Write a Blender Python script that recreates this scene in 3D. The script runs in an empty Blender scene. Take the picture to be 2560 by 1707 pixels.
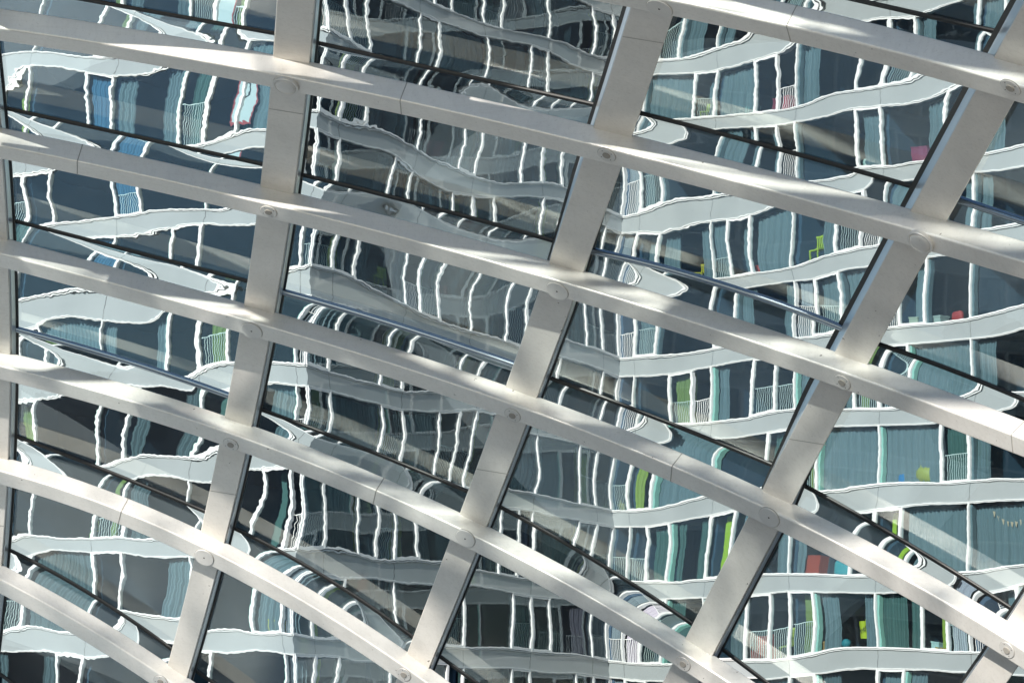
import bpy, bmesh, math, random
import numpy as np
from mathutils import Vector, Matrix
R = math.radians
random.seed(7)
scene = bpy.context.scene
COL = scene.collection

# ------------------------------------------------------------------ camera
FPX = 7600.0                       # focal length in pixels of the 2560 px wide photograph
CAM = np.array([0.0, 0.0, 1.7])
PITCH, ROLL = R(8.712), R(2.039)
F = np.array([0, math.cos(PITCH), math.sin(PITCH)])
R0 = np.array([1.0, 0, 0]); U0 = np.array([0, -math.sin(PITCH), math.cos(PITCH)])
RT = R0*math.cos(ROLL) + U0*math.sin(ROLL)
UP = -R0*math.sin(ROLL) + U0*math.cos(ROLL)
cam_d = bpy.data.cameras.new('camera'); cam = bpy.data.objects.new('camera', cam_d); COL.objects.link(cam)
cam_d.sensor_width = 36; cam_d.lens = 36*FPX/2560; cam_d.clip_start = 0.1; cam_d.clip_end = 2000
M4 = Matrix(((RT[0], UP[0], -F[0], CAM[0]), (RT[1], UP[1], -F[1], CAM[1]), (RT[2], UP[2], -F[2], CAM[2]), (0, 0, 0, 1)))
cam.matrix_world = M4
scene.camera = cam

# ------------------------------------------------------------------ light
SUN_EL, SUN_AZ = R(25), R(207)     # azimuth clockwise from +Y
S = Vector((math.sin(SUN_AZ)*math.cos(SUN_EL), math.cos(SUN_AZ)*math.cos(SUN_EL), math.sin(SUN_EL)))
w = bpy.data.worlds.new('World'); scene.world = w; w.use_nodes = True
nt = w.node_tree; bg = nt.nodes['Background']; sky = nt.nodes.new('ShaderNodeTexSky')
sky.sky_type = 'NISHITA'; sky.sun_disc = False; sky.sun_elevation = SUN_EL; sky.sun_rotation = SUN_AZ; sky.dust_density = 0.3; sky.air_density = 1.2; sky.ozone_density = 3.0
nt.links.new(sky.outputs[0], bg.inputs[0]); bg.inputs[1].default_value = 0.115
sd = bpy.data.lights.new('sun', 'SUN'); sd.energy = 5.0; sd.angle = R(0.55); sd.color = (1, 0.95, 0.87)
so = bpy.data.objects.new('sun', sd); COL.objects.link(so); so.rotation_euler = S.to_track_quat('Z', 'Y').to_euler()
scene.view_settings.view_transform = 'Standard'; scene.view_settings.look = 'None'
scene.view_settings.exposure = 0.64; scene.view_settings.gamma = 1
cy = scene.cycles
cy.max_bounces = 14; cy.transmission_bounces = 12; cy.transparent_max_bounces = 12; cy.glossy_bounces = 6; cy.diffuse_bounces = 4
cy.caustics_reflective = False; cy.caustics_refractive = True
cy.use_denoising = True
cy.sample_clamp_indirect = 6

# ------------------------------------------------------------------ materials
def mat(name, base, rough=0.5, metal=0.0, spec=0.5):
    m = bpy.data.materials.new(name); m.use_nodes = True
    b = m.node_tree.nodes['Principled BSDF']
    b.inputs['Base Color'].default_value = (*base, 1); b.inputs['Roughness'].default_value = rough
    b.inputs['Metallic'].default_value = metal; b.inputs['Specular IOR Level'].default_value = spec
    return m
def nodes(m): return m.node_tree.nodes, m.node_tree.links, m.node_tree.nodes['Principled BSDF']
def ramp(N, stops):
    r = N.new('ShaderNodeValToRGB'); e = r.color_ramp.elements
    for i, (p, c) in enumerate(stops):
        x = e[i] if i < 2 else e.new(p)
        x.position = p; x.color = (*c, 1)
    return r

def steel_mat(name, base, rough, metal, dirt=1.0):
    m = mat(name, base, rough, metal)
    N, L, b = nodes(m)
    tc = N.new('ShaderNodeTexCoord')
    n1 = N.new('ShaderNodeTexNoise'); n1.inputs['Scale'].default_value = 3.2; n1.inputs['Detail'].default_value = 6
    n2 = N.new('ShaderNodeTexNoise'); n2.inputs['Scale'].default_value = 75; n2.inputs['Detail'].default_value = 3
    n3 = N.new('ShaderNodeTexNoise'); n3.inputs['Scale'].default_value = 26; n3.inputs['Detail'].default_value = 2
    for n in (n1, n2, n3): L.new(tc.outputs['Object'], n.inputs['Vector'])
    r1 = ramp(N, [(0.3, [c*0.94 for c in base]), (0.7, [min(1, c*1.08) for c in base])]); L.new(n1.outputs['Fac'], r1.inputs[0])
    r2 = ramp(N, [(0.28, (0.62,)*3), (0.40, (1,)*3)]); L.new(n2.outputs['Fac'], r2.inputs[0])
    r3 = ramp(N, [(0.215, (0.16, 0.14, 0.12)), (0.245, (1,)*3)]); L.new(n3.outputs['Fac'], r3.inputs[0])
    x1 = N.new('ShaderNodeMix'); x1.data_type = 'RGBA'; x1.blend_type = 'MULTIPLY'; x1.inputs[0].default_value = 0.30*dirt
    L.new(r1.outputs[0], x1.inputs[6]); L.new(r2.outputs[0], x1.inputs[7])
    x2 = N.new('ShaderNodeMix'); x2.data_type = 'RGBA'; x2.blend_type = 'MULTIPLY'; x2.inputs[0].default_value = 0.9*dirt
    L.new(x1.outputs[2], x2.inputs[6]); L.new(r3.outputs[0], x2.inputs[7])
    mp = N.new('ShaderNodeMapping'); mp.inputs['Scale'].default_value = (38, 38, 3.5); L.new(tc.outputs['Object'], mp.inputs['Vector'])
    n4 = N.new('ShaderNodeTexNoise'); n4.inputs['Scale'].default_value = 1; n4.inputs['Detail'].default_value = 4; L.new(mp.outputs[0], n4.inputs['Vector'])
    r4 = ramp(N, [(0.36, (0.70, 0.68, 0.65)), (0.52, (1,)*3)]); L.new(n4.outputs['Fac'], r4.inputs[0])
    x3 = N.new('ShaderNodeMix'); x3.data_type = 'RGBA'; x3.blend_type = 'MULTIPLY'; x3.inputs[0].default_value = 0.12*dirt
    L.new(x2.outputs[2], x3.inputs[6]); L.new(r4.outputs[0], x3.inputs[7])
    mp5 = N.new('ShaderNodeMapping'); mp5.inputs['Rotation'].default_value = (0, R(15), R(-12)); mp5.inputs['Scale'].default_value = (1.6, 60, 60); L.new(tc.outputs['Object'], mp5.inputs['Vector'])
    n5 = N.new('ShaderNodeTexNoise'); n5.inputs['Scale'].default_value = 1; n5.inputs['Detail'].default_value = 5; L.new(mp5.outputs[0], n5.inputs['Vector'])
    r5 = ramp(N, [(0.30, (0.66, 0.63, 0.59)), (0.47, (1,)*3)]); L.new(n5.outputs['Fac'], r5.inputs[0])
    x5 = N.new('ShaderNodeMix'); x5.data_type = 'RGBA'; x5.blend_type = 'MULTIPLY'; x5.inputs[0].default_value = 0.13*dirt
    L.new(x3.outputs[2], x5.inputs[6]); L.new(r5.outputs[0], x5.inputs[7])
    L.new(x5.outputs[2], b.inputs['Base Color'])
    bp = N.new('ShaderNodeBump'); bp.inputs['Strength'].default_value = 0.25; bp.inputs['Distance'].default_value = 0.002
    L.new(n1.outputs['Fac'], bp.inputs['Height']); L.new(bp.outputs[0], b.inputs['Normal'])
    mr = N.new('ShaderNodeMapRange'); mr.inputs[3].default_value = rough-0.07; mr.inputs[4].default_value = rough+0.1
    L.new(n1.outputs['Fac'], mr.inputs[0]); L.new(mr.outputs[0], b.inputs['Roughness'])
    return m
STEEL = steel_mat('silver_paint', (0.735, 0.71, 0.67), 0.36, 0.3)
RIBST = steel_mat('silver_paint_rib', (0.70, 0.67, 0.625), 0.40, 0.3)
CAPST = steel_mat('cap_paint', (0.64, 0.62, 0.59), 0.4, 0.3, 0.5)
BUTTON = mat('button_grey', (0.30, 0.28, 0.25), 0.6)
ALU = mat('bright_aluminium', (0.62, 0.65, 0.68), 0.3, 0.7)
SEAM = mat('seam_grey', (0.36, 0.345, 0.32), 0.6, 0.2)  # plain darker grey for weld seams and cap rims
RUBBER = mat('black_rubber', (0.010, 0.010, 0.010), 0.45)
HOLE = mat('dark_hole', (0.02, 0.02, 0.02), 0.8)
TUBE = mat('polished_dark_steel', (0.26, 0.31, 0.36), 0.16, 0.9)

AMP = 0.9
def glass_mat(name, wavy, CLEAR=2.0):
    """canopy glass: bent, wavy zones (glass with a tilted normal) and flat clear zones put in so sun patches pass straight through"""
    m = bpy.data.materials.new(name); m.use_nodes = True
    N, L = m.node_tree.nodes, m.node_tree.links
    N.remove(N['Principled BSDF'])
    g = N.new('ShaderNodeBsdfGlass'); g.inputs['IOR'].default_value = 1.72; g.inputs['Roughness'].default_value = 0.0
    g.inputs['Color'].default_value = (0.925, 0.965, 0.962, 1)
    geo = N.new('ShaderNodeNewGeometry'); tc = N.new('ShaderNodeTexCoord'); oi = N.new('ShaderNodeObjectInfo')
    def math_(op, a, b_=None, c_=None, clamp=False):
        n = N.new('ShaderNodeMath'); n.operation = op; n.use_clamp = clamp
        for i, q_ in enumerate((a, b_, c_)):
            if q_ is None: continue
            if isinstance(q_, (int, float)): n.inputs[i].default_value = q_
            else: L.new(q_, n.inputs[i])
        return n.outputs[0]
    def vm(op, a, b_=None, s=None):
        n = N.new('ShaderNodeVectorMath'); n.operation = op
        L.new(a, n.inputs[0])
        if b_ is not None: L.new(b_, n.inputs[1])
        if s is not None:
            if op == 'SCALE': L.new(s, n.inputs['Scale'])
            else: n.inputs[1].default_value = s
        return n.outputs[0]
    off = math_('MULTIPLY', oi.outputs['Random'], 43.0)
    UV = tc.outputs['UV']
    # a sight line that enters a clear zone at the front leaves through the same zone at the back
    UVM = vm('SUBTRACT', UV, s=(-0.0015, 0.0036, 0)) if wavy else UV
    def tex(scale, detail, stretch, shift=0.0, UV=UV):
        n = N.new('ShaderNodeTexNoise'); n.noise_dimensions = '4D'
        n.inputs['Scale'].default_value = scale; n.inputs['Detail'].default_value = detail; n.inputs['Roughness'].default_value = 0.45
        L.new(vm('MULTIPLY', UV, s=stretch), n.inputs['Vector']); L.new(math_('ADD', off, shift), n.inputs['W'])
        return n
    def noise(scale, amp, detail=1.0, stretch=(1, 1, 1)):
        return vm('MULTIPLY', vm('SUBTRACT', tex(scale, detail, stretch).outputs['Color'], s=(0.5, 0.5, 0.5)), s=tuple(a*AMP for a in amp))
    sx = N.new('ShaderNodeSeparateXYZ'); L.new(UV, sx.inputs[0])
    # flat clear zones: away from the bent top edge
    mk = tex(1.35, 0.4, (0.8, 1.0, 1), 7.7, UVM).outputs['Fac']
    top = math_('MULTIPLY_ADD', sx.outputs['Y'], 3.0, -0.75, True)            # 0 near the top edge, 1 further down
    mk = math_('MULTIPLY', mk, top)
    clear = math_('GREATER_THAN', mk, CLEAR)
    fade = math_('MULTIPLY', math_('SUBTRACT', CLEAR, mk), 14.0, None, True)  # 0 at the border of a clear zone
    if wavy:
        t = noise(0.7, (0.009, 0.022, 0), 0.6, (1, 1.6, 1))
        t = vm('ADD', t, noise(2.2, (0.0085, 0.0080, 0), 0.5, (0.8, 1.0, 1)))
        t = vm('ADD', t, noise(8.0, (0.0019, 0.0012, 0), 1.0, (0.7, 1.3, 1)))
        t = vm('ADD', t, noise(26.0, (0.0010, 0.0008, 0), 0.0, (1.2, 0.9, 1)))
        ex = math_('EXPONENT', math_('MULTIPLY', sx.outputs['Y'], -9.0))
        ex = math_('MULTIPLY', math_('MULTIPLY', ex, math_('MULTIPLY_ADD', tex(1.1, 0.5, (1, 0.3, 1)).outputs['Fac'], 3.2, -1.15, True)), EDGE)
        cx = N.new('ShaderNodeCombineXYZ'); L.new(ex, cx.inputs[1])
        t = vm('ADD', t, cx.outputs[0])
    else:
        t = noise(1.4, (0.003, 0.004, 0), 1.0)
    t = vm('SCALE', t, s=fade)
    sp = N.new('ShaderNodeSeparateXYZ'); L.new(t, sp.inputs[0])
    au = N.new('ShaderNodeAttribute'); au.attribute_name = 'dir_along'
    av = N.new('ShaderNodeAttribute'); av.attribute_name = 'dir_down'
    nn = vm('ADD', vm('ADD', geo.outputs['Normal'], vm('SCALE', au.outputs['Vector'], s=sp.outputs['X'])), vm('SCALE', av.outputs['Vector'], s=sp.outputs['Y']))
    L.new(vm('NORMALIZE', nn), g.inputs['Normal'])
    tr = N.new('ShaderNodeBsdfTransparent'); tr.inputs[0].default_value = (0.925, 0.965, 0.962, 1)
    flat = tr.outputs[0]
    if not wavy and CLEAR > 1:
        gl = N.new('ShaderNodeBsdfGlossy'); gl.inputs['Roughness'].default_value = 0.0
        fr = N.new('ShaderNodeFresnel'); fr.inputs[0].default_value = 1.13
        mf = N.new('ShaderNodeMixShader'); L.new(fr.outputs[0], mf.inputs[0]); L.new(tr.outputs[0], mf.inputs[1]); L.new(gl.outputs[0], mf.inputs[2]); flat = mf.outputs[0]
    mx = N.new('ShaderNodeMixShader'); L.new(clear, mx.inputs[0]); L.new(g.outputs[0], mx.inputs[1]); L.new(flat, mx.inputs[2])
    out_ = mx.outputs[0]
    if not wavy:                                                             # a film of dust
        df = N.new('ShaderNodeBsdfDiffuse'); df.inputs[0].default_value = (0.75, 0.74, 0.72, 1)
        du = math_('ADD', math_('MULTIPLY_ADD', tex(1.6, 4.0, (0.7, 1, 1), 3.1).outputs['Fac'], 0.04, -0.010, True), math_('MULTIPLY', math_('GREATER_THAN', tex(70.0, 1.0, (1, 1, 1), 5.3).outputs['Fac'], 0.735), 0.22))
        md = N.new('ShaderNodeMixShader'); L.new(du, md.inputs[0]); L.new(out_, md.inputs[1]); L.new(df.outputs[0], md.inputs[2]); out_ = md.outputs[0]
    L.new(out_, N['Material Output'].inputs[0])
    return m
EDGE = 0.031
GL_F = glass_mat('canopy_glass_face', False)
GL_B = glass_mat('canopy_glass_wavy', True)
GL_F3 = glass_mat('sun_patch_glass_face', False, 0.455)  # clear blotches cut to let sun patches fall on the beams
GL_B3 = glass_mat('sun_patch_glass_wavy', True, 0.455)
GL_E = mat('glass_edge_green', (0.05, 0.12, 0.11), 0.15)

# ------------------------------------------------------------------ object helpers
def link(name, me, parent=None, mats=()):
    o = bpy.data.objects.new(name, me); COL.objects.link(o)
    for m in mats: me.materials.append(m)
    if parent is not None: o.parent = parent
    return o
def mesh(name, verts, faces, smooth=False, mi=None):
    me = bpy.data.meshes.new(name)
    me.from_pydata([tuple(map(float, v)) for v in verts], [], faces)
    if smooth: me.polygons.foreach_set('use_smooth', [True]*len(me.polygons))
    if mi is not None: me.polygons.foreach_set('material_index', mi)
    me.update()
    return me
def tag(o, label, cat, group=None, kind=None):
    if label: o['label'] = label
    if cat: o['category'] = cat
    if group: o['group'] = group
    if kind: o['kind'] = kind
    return o
class MB:
    """collects quads/boxes into one mesh"""
    def __init__(s): s.v, s.f, s.m = [], [], []
    def quad(s, a, b, c, d, mi=0):
        n = len(s.v); s.v += [a, b, c, d]; s.f.append((n, n+1, n+2, n+3)); s.m.append(mi)
    def hexa(s, p, mi=0):          # p: 8 corners, bottom ring then top ring
        n = len(s.v); s.v += list(p)
        for q in ((3, 2, 1, 0), (4, 5, 6, 7), (0, 1, 5, 4), (1, 2, 6, 5), (2, 3, 7, 6), (3, 0, 4, 7)):
            s.f.append(tuple(n+i for i in q)); s.m.append(mi)
    def grid(s, rows, mi=0):
        n = len(s.v); h, w_ = len(rows), len(rows[0])
        for r in rows: s.v += list(r)
        for i in range(h-1):
            for j in range(w_-1):
                s.f.append((n+i*w_+j, n+i*w_+j+1, n+(i+1)*w_+j+1, n+(i+1)*w_+j)); s.m.append(mi)
    def make(s, name, mats, parent=None, smooth=False):
        return link(name, mesh(name, s.v, s.f, smooth, s.m), parent, mats)

# ------------------------------------------------------------------ canopy surface (depth along the optical axis)
DP = (18.32007883, -1.18973712, 7.16668705, -1.76876927, -1.52502207, -2.11146084)
def Ds(x, y):
    u = x/2560; v = y/1707
    return DP[0] + DP[1]*u + DP[2]*v + DP[3]*u*v + DP[4]*v*v + DP[5]*u*u
def ray(x, y): return F + RT*((x-1280)/FPX) - UP*((y-853.5)/FPX)
def surf(x, y): return ray(x, y)*Ds(x, y)          # relative to the camera
def normal(x, y):
    e = 2.0
    n = np.cross(surf(x+e, y)-surf(x-e, y), surf(x, y+e)-surf(x, y-e)); n /= np.linalg.norm(n)
    return -n if n @ surf(x, y) > 0 else n
def back(x, y, d):
    """point behind the front surface by d (along the normal) that lies on the sight line of the pixel"""
    n = normal(x, y); r = ray(x, y); c = -(n @ r)/np.linalg.norm(r)
    p = r*Ds(x, y)
    return CAM + p + r/np.linalg.norm(r)*(d/c)

# ------------------------------------------------------------------ ridge lines of the curved beams
s_ = 2.6133
O = {'1': (0, 0), '2': (830, 0), '3': (1660, 0), '4': (0, 550), '5': (830, 550), '6': (1660, 550), '7': (0, 1107), '8': (830, 1107), '9': (1660, 1107)}
def q(r, x, y): return (O[r][0]+x/s_, O[r][1]+y/s_)
RIDGE = [
 np.polyfit([0, 800, 1700, 1813, 1966, 2119, 2272, 2425, 2560], [-228, -140, 6, 33, 63, 105, 140, 180, 218], 3),
 np.array([-3.8196e-09, 4.4231e-05, 0.13911, 72.15]),
 np.array([1.9434e-09, 3.021e-05, 0.19596, 365.38]),
 np.array([1.9949e-08, -3.5264e-06, 0.26496, 635.06]),
 np.array([1.025e-08, 8.8931e-05, 0.23749, 915.6]),
 np.array([0, 0.00021568, 0.26524, 1177.3]),
 np.array([0, 0.00020906, 0.51, 1447.6])]
def yb(b, x): return float(np.polyval(RIDGE[b], x))
BW = 0.15
def beam_frames(b, x0, x1, n):
    out = []
    for x in np.linspace(x0, x1, n):
        y = yb(b, x); e = 2.0
        P = CAM + surf(x, y); nn = normal(x, y)
        T = surf(x+e, yb(b, x+e)) - surf(x-e, yb(b, x-e)); T /= np.linalg.norm(T)
        u = np.cross(nn, T); u /= np.linalg.norm(u)
        if u[2] < 0: u = -u
        nn = np.cross(T, u); nn = nn if nn @ surf(x, y) < 0 else -nn
        out.append((P, T, nn, u))
    return out
def section(wd, dp, r, seg=4):
    """rounded box: a runs downhill from the ridge, b runs into the depth"""
    pts = []
    cs = [(r, r, 180), (r, dp-r, 90), (wd-r, dp-r, 0), (wd-r, r, -90)]
    for ca, cb, a0 in cs:
        # corner arc from a0 .. a0-90, with support points just inside the flats
        arc = [(ca + r*math.cos(R(a0+90-90*i/seg)), cb + r*math.sin(R(a0+90-90*i/seg))) for i in range(seg+1)]
        arc = [(ca + r*math.cos(R(a0 + 0)), cb)] if seg == 0 else arc
        pts.append(arc)
    return pts
def box_ring(wd, dp, r, seg=5):
    """closed ring of (a, b) points, supported at each end of the flats"""
    ring = []
    def arc(ca, cb, t0, t1):
        for i in range(seg+1):
            t = R(t0 + (t1-t0)*i/seg); ring.append((ca + r*math.cos(t), cb + r*math.sin(t)))
    e = 0.0015
    arc(r, r, 270, 180); ring.append((0, r+e)); ring.append((0, dp-r-e))
    arc(r, dp-r, 180, 90); ring.append((r+e, dp)); ring.append((wd-r-e, dp))
    arc(wd-r, dp-r, 90, 0); ring.append((wd, dp-r-e)); ring.append((wd, r+e))
    arc(wd-r, r, 0, -90); ring.append((wd-r-e, 0)); ring.append((r+e, 0))
    return ring
def sweep(frames, ring, grow=0.0):
    v = []; f = []; m = len(ring)
    ca = sum(a for a, b in ring)/m; cb = sum(b for a, b in ring)/m
    for P, T, nn, u in frames:
        for a, b in ring:
            a2 = a + (grow if a > ca else -grow); b2 = b + (grow if b > cb else -grow)
            v.append(P - u*a2 - nn*b2)
    for i in range(len(frames)-1):
        for j in range(m):
            k = (j+1) % m
            f.append((i*m+j, i*m+k, (i+1)*m+k, (i+1)*m+j))
    f.append(tuple(range(m))[::-1]); f.append(tuple((len(frames)-1)*m+j for j in range(m)))
    return v, f
RING = box_ring(BW, BW, 0.013)
def recalc(me):
    bm = bmesh.new(); bm.from_mesh(me); bmesh.ops.recalc_face_normals(bm, faces=bm.faces); bm.to_mesh(me); bm.free(); me.update()

BEAM_LABEL = [
 'topmost curved silver steel beam, crossing only the upper right corner',
 'curved silver steel beam from the upper left corner, with two bulging round caps',
 'curved silver steel beam entering just below the first one at the left edge, through the centre of the picture',
 'curved silver steel beam starting at mid left and ending in the lower right corner',
 'curved silver steel beam that leaves through the bottom edge right of centre',
 'curved silver steel beam crossing the lower left, leaving below the middle of the left half',
 'lowest curved silver steel beam, cutting off the lower left corner']
XR = [(-300, 2900), (-300, 2900), (-300, 2900), (-300, 2900), (-300, 2350), (-300, 1500), (-300, 950)]
beams = []
for b in range(7):
    fr = beam_frames(b, *XR[b], 72)
    v, f = sweep(fr, RING)
    me = mesh('curved_beam', v, f, True); recalc(me)
    o = link('curved_beam', me, None, [STEEL]); tag(o, BEAM_LABEL[b], 'beam', 'curved steel beams of the glass canopy')
    beams.append(o)
# weld seams round the beams
for b, x in ((0, 1966), (1, 1000), (2, 193), (2, 2528), (3, 1680), (4, 940), (5, 303)):
    fr = beam_frames(b, x-1.1, x+1.1, 2)
    v, f = sweep(fr, RING, 0.0016)
    me = mesh('weld_seam', v, f, True); recalc(me)
    link('weld_seam', me, beams[b], [SEAM])

# round caps on the nodes
def disc_ring(C, n, t, prof, seg=40):
    """revolve (radius, height) profile round n"""
    bt = np.cross(n, t); v = []; f = []
    for r, h in prof:
        for k in range(seg):
            a = 2*math.pi*k/seg; v.append(C + n*h + (t*math.cos(a) + bt*math.sin(a))*r)
    m = len(prof)
    for i in range(m-1):
        for k in range(seg):
            f.append((i*seg+k, i*seg+(k+1) % seg, (i+1)*seg+(k+1) % seg, (i+1)*seg+k))
    f.append(tuple((m-1)*seg+k for k in range(seg)))
    return v, f
CAPS = [(0, q('2', 2140, 55), 'disc'), (0, q('3', 2265, 572), 'plate'), (1, q('1', 1870, 555), 'dome'), (1, q('2', 1795, 1012), 'plate'), (1, q('6', 1680, 138), 'dome'),
        (2, q('1', 1755, 1382), 'plate'), (2, q('5', 1472, 462), 'disc'), (2, q('6', 1165, 1058), 'plate'), (3, q('4', 1645, 722), 'disc'), (3, q('5', 1180, 1274), 'plate'),
        (3, q('9', 688, 484), 'disc'), (3, q('9', 2242, 1350), 'plate'), (4, q('4', 1508, 1465), 'plate'), (4, q('8', 872, 622), 'disc'), (4, q('9', 126, 1440), 'plate'),
        (5, q('7', 1335, 746), 'disc'), (5, q('8', 470, 1510), 'plate'), (6, q('7', 1050, 1556), 'plate')]
for b, (px, py), kind in CAPS:
    P, T, n, u = beam_frames(b, px, px+4, 2)[0]
    r = ray(px, py); t = ((P-CAM) @ n)/(r @ n); C = CAM + r*t
    if kind == 'disc': prof = [(0.076, -0.004), (0.076, 0.005), (0.0735, 0.0075), (0.0, 0.0075)]
    elif kind == 'dome': prof = [(0.083, -0.004), (0.083, 0.016), (0.080, 0.021), (0.069, 0.021), (0.066, 0.017), (0.064, 0.021), (0.05, 0.026), (0.02, 0.029), (0, 0.0295)]
    else: prof = [(0.057, -0.004), (0.057, 0.004), (0.055, 0.006), (0.0, 0.006)]
    v, f = disc_ring(C, n, T, prof[:-1] if prof[-1][0] == 0 else prof)
    me = mesh('node_cap', v, f, False); recalc(me)
    cap = link('node_cap', me, beams[b], [CAPST])
    if kind == 'dome': cap['label'] = 'bulging round cap with raised rim'
    if kind == 'disc':
        v, f = disc_ring(C, n, T, [(0.006, 0.004), (0.006, 0.0083)]); me = mesh('centre_hole', v, f); recalc(me); link('centre_hole', me, cap, [HOLE])
        v, f = disc_ring(C, n, T, [(0.079, -0.003), (0.079, 0.0012)]); me = mesh('rim', v, f); recalc(me); link('rim', me, cap, [SEAM])
    if kind == 'plate':
        v, f = disc_ring(C, n, T, [(0.0245, 0.004), (0.0245, 0.010), (0.022, 0.012)]); me = mesh('button', v, f); recalc(me); link('button', me, cap, [BUTTON])
        v, f = disc_ring(C, n, T, [(0.060, -0.003), (0.060, 0.0013)]); me = mesh('rim', v, f); recalc(me); link('rim', me, cap, [SEAM])
        mb = MB()
        for k in range(4):
            a = R(35+90*k); c2 = C + (T*math.cos(a) + np.cross(n, T)*math.sin(a))*0.042
            vv, ff = disc_ring(c2, n, T, [(0.0032, 0.004), (0.0032, 0.0066)], 8); n0 = len(mb.v); mb.v += vv
            for g in ff: mb.f.append(tuple(n0+i for i in g)); mb.m.append(0)
        o = mb.make('screw', [HOLE], cap); recalc(o.data)

# ------------------------------------------------------------------ cross ribs
RIBS = [
 ([100, 268, 401, 541, 682, 868, 952, 1124, 1214, 1413], None, [-22, -8, 4, 14, 21, 26, 25, 25, 19, 0], None),
 ([0, 130, 249, 380, 455, 626, 848, 1044, 1222, 1337, 1413, 1643], [697, 685, 672, 657, 647, 622, 593, 566, 529, 509, 484, 413], [792, 780, 763, 738, 733, 710, 672, 639, 601, 570, 545, 475], None),
 ([27, 300, 400, 550, 650, 740, 950, 1050, 1107, 1260, 1363, 1600], [1580, 1490, 1450, 1400, 1375, 1337, 1274, 1234, 1220, 1163, 1123, 1021], None, ([50, 327, 420, 550, 680, 757, 990, 1070, 1107, 1260, 1386, 1662], [1687, 1582, 1547, 1501, 1456, 1427, 1347, 1318, 1300, 1245, 1192, 1067])),
 ([0, 125, 225, 520, 603, 875, 960, 1107, 1214, 1295, 1590], [2563, 2497, 2438, 2280, 2234, 2087, 2045, 1966, 1913, 1869, 1714], None, ([250, 543, 634, 905, 985, 1107, 1248, 1329, 1639], [2538, 2372, 2320, 2173, 2127, 2064, 1985, 1945, 1780])),
 ([1050, 1300, 1490, 1551, 1627, 1707], [2800, 2670, 2556, 2519, 2465, 2410], None, ([1130, 1400, 1600, 1677, 1707], [2865, 2715, 2588, 2536, 2516])),
]
RIBP = []
for ys, le, ri, alt in RIBS:
    if le is None:
        pr = np.polyfit(ys, ri, 2); pl = pr.copy(); pl[-1] -= 96
    else:
        pl = np.polyfit(ys, le, 2); pr = np.polyfit(ys, ri, 2) if ri else np.polyfit(alt[0], alt[1], 2)
    RIBP.append((pl, pr))
def rl(i, y): return float(np.polyval(RIBP[i][0], y))
def rr(i, y): return float(np.polyval(RIBP[i][1], y))
RIB_D, GLASS_D = 0.125, 0.265
RIB_Y = [(-260, 1900), (-260, 1900), (-260, 1900), (-260, 1900), (500, 1900)]
RIB_LABEL = ['leftmost cross rib, only its right edge showing along the left picture edge',
 'cross rib running from the top edge left of centre down to the bottom left',
 'broad silver cross rib running down through the middle of the picture',
 'broad cross rib from the upper right corner down to the bottom, right of centre',
 'cross rib showing only in the lower right corner of the picture']
def interp_rib(i, y0, y1, n): return np.linspace(y0, y1, n)
def ramp1(y, y0, y1): return min(1.0, max(0.0, (y1-y)/(y1-y0)))
def splay(i, y):
    """how far the aluminium flank leans out on the left of a rib (the right one then tucks under)"""
    return {2: 0.030*ramp1(y, 450, 800), 3: 0.060*ramp1(y, 1000, 1320), 4: 0.05}.get(i, 0.0)
ribs = []
for i in range(5):
    mb = MB(); ys = np.linspace(*RIB_Y[i], 60); rows = []
    for y in ys:
        # perpendicular cut: move right-edge sample along the rib so that the cut is square
        xl, xr = rl(i, y), rr(i, y)
        A = back(xl, y, RIB_D); Bp = back(xr, y, RIB_D); n = normal((xl+xr)/2, y)
        t = (Bp-A)/np.linalg.norm(Bp-A); e = 0.006; dp = GLASS_D-RIB_D-0.02
        uc = min(0.12, splay(i, y)*2.4)            # undercut of the right side
        rows.append([A-n*dp, A-n*(e+.001), A-n*e, A+t*e*0.3-n*e*0.3, A+t*e, A+t*(e+.001), Bp-t*(e+.001), Bp-t*e, Bp-t*e*0.3-n*e*0.3, Bp-n*e, Bp-n*(e+.001), Bp-n*dp-t*uc, A-n*dp])
    mb.grid(rows)
    o = mb.make('cross_rib', [RIBST], None, True); recalc(o.data)
    tag(o, RIB_LABEL[i], 'rib', 'cross ribs of the glass canopy'); ribs.append(o)
    for side in (0, 1):
        # bright aluminium flank and black gasket between rib and glass
        mg = MB(); ma = MB(); pr = []; pa = []
        for y in ys:
            xl, xr = rl(i, y), rr(i, y); n = normal((xl+xr)/2, y)
            A = back(xl, y, RIB_D); Bp = back(xr, y, RIB_D); t = (Bp-A)/np.linalg.norm(Bp-A)
            sp_ = splay(i, y)
            if side == 0: E_ = A-t*sp_; o_ = -t
            else: E_ = Bp-t*sp_*2.2; o_ = t
            g0 = GLASS_D-RIB_D; gw = 0.026 + (sp_*0.55 if side == 0 else 0)
            pr.append([E_-n*(g0-0.010)-o_*0.01, E_-n*(g0-0.034)-o_*0.002, E_-n*(g0-0.034)+o_*0.012, E_-n*(g0-0.016)+o_*gw, E_-n*(g0-0.004)+o_*gw, E_-n*(g0-0.004)-o_*0.01])
            E2 = A-t*min(sp_, 0.0) if side == 0 else E_
            pa.append([E2-n*0.030+o_*0.0015, E2-n*0.030+o_*0.007, E_-n*(g0-0.036)+o_*0.012, E_-n*(g0-0.036)+o_*0.0015])
        mg.grid(pr); ma.grid(pa)
        g = mg.make('gasket', [RUBBER], o); recalc(g.data)
        g = ma.make('edge_profile', [ALU], o); recalc(g.data)
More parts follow.
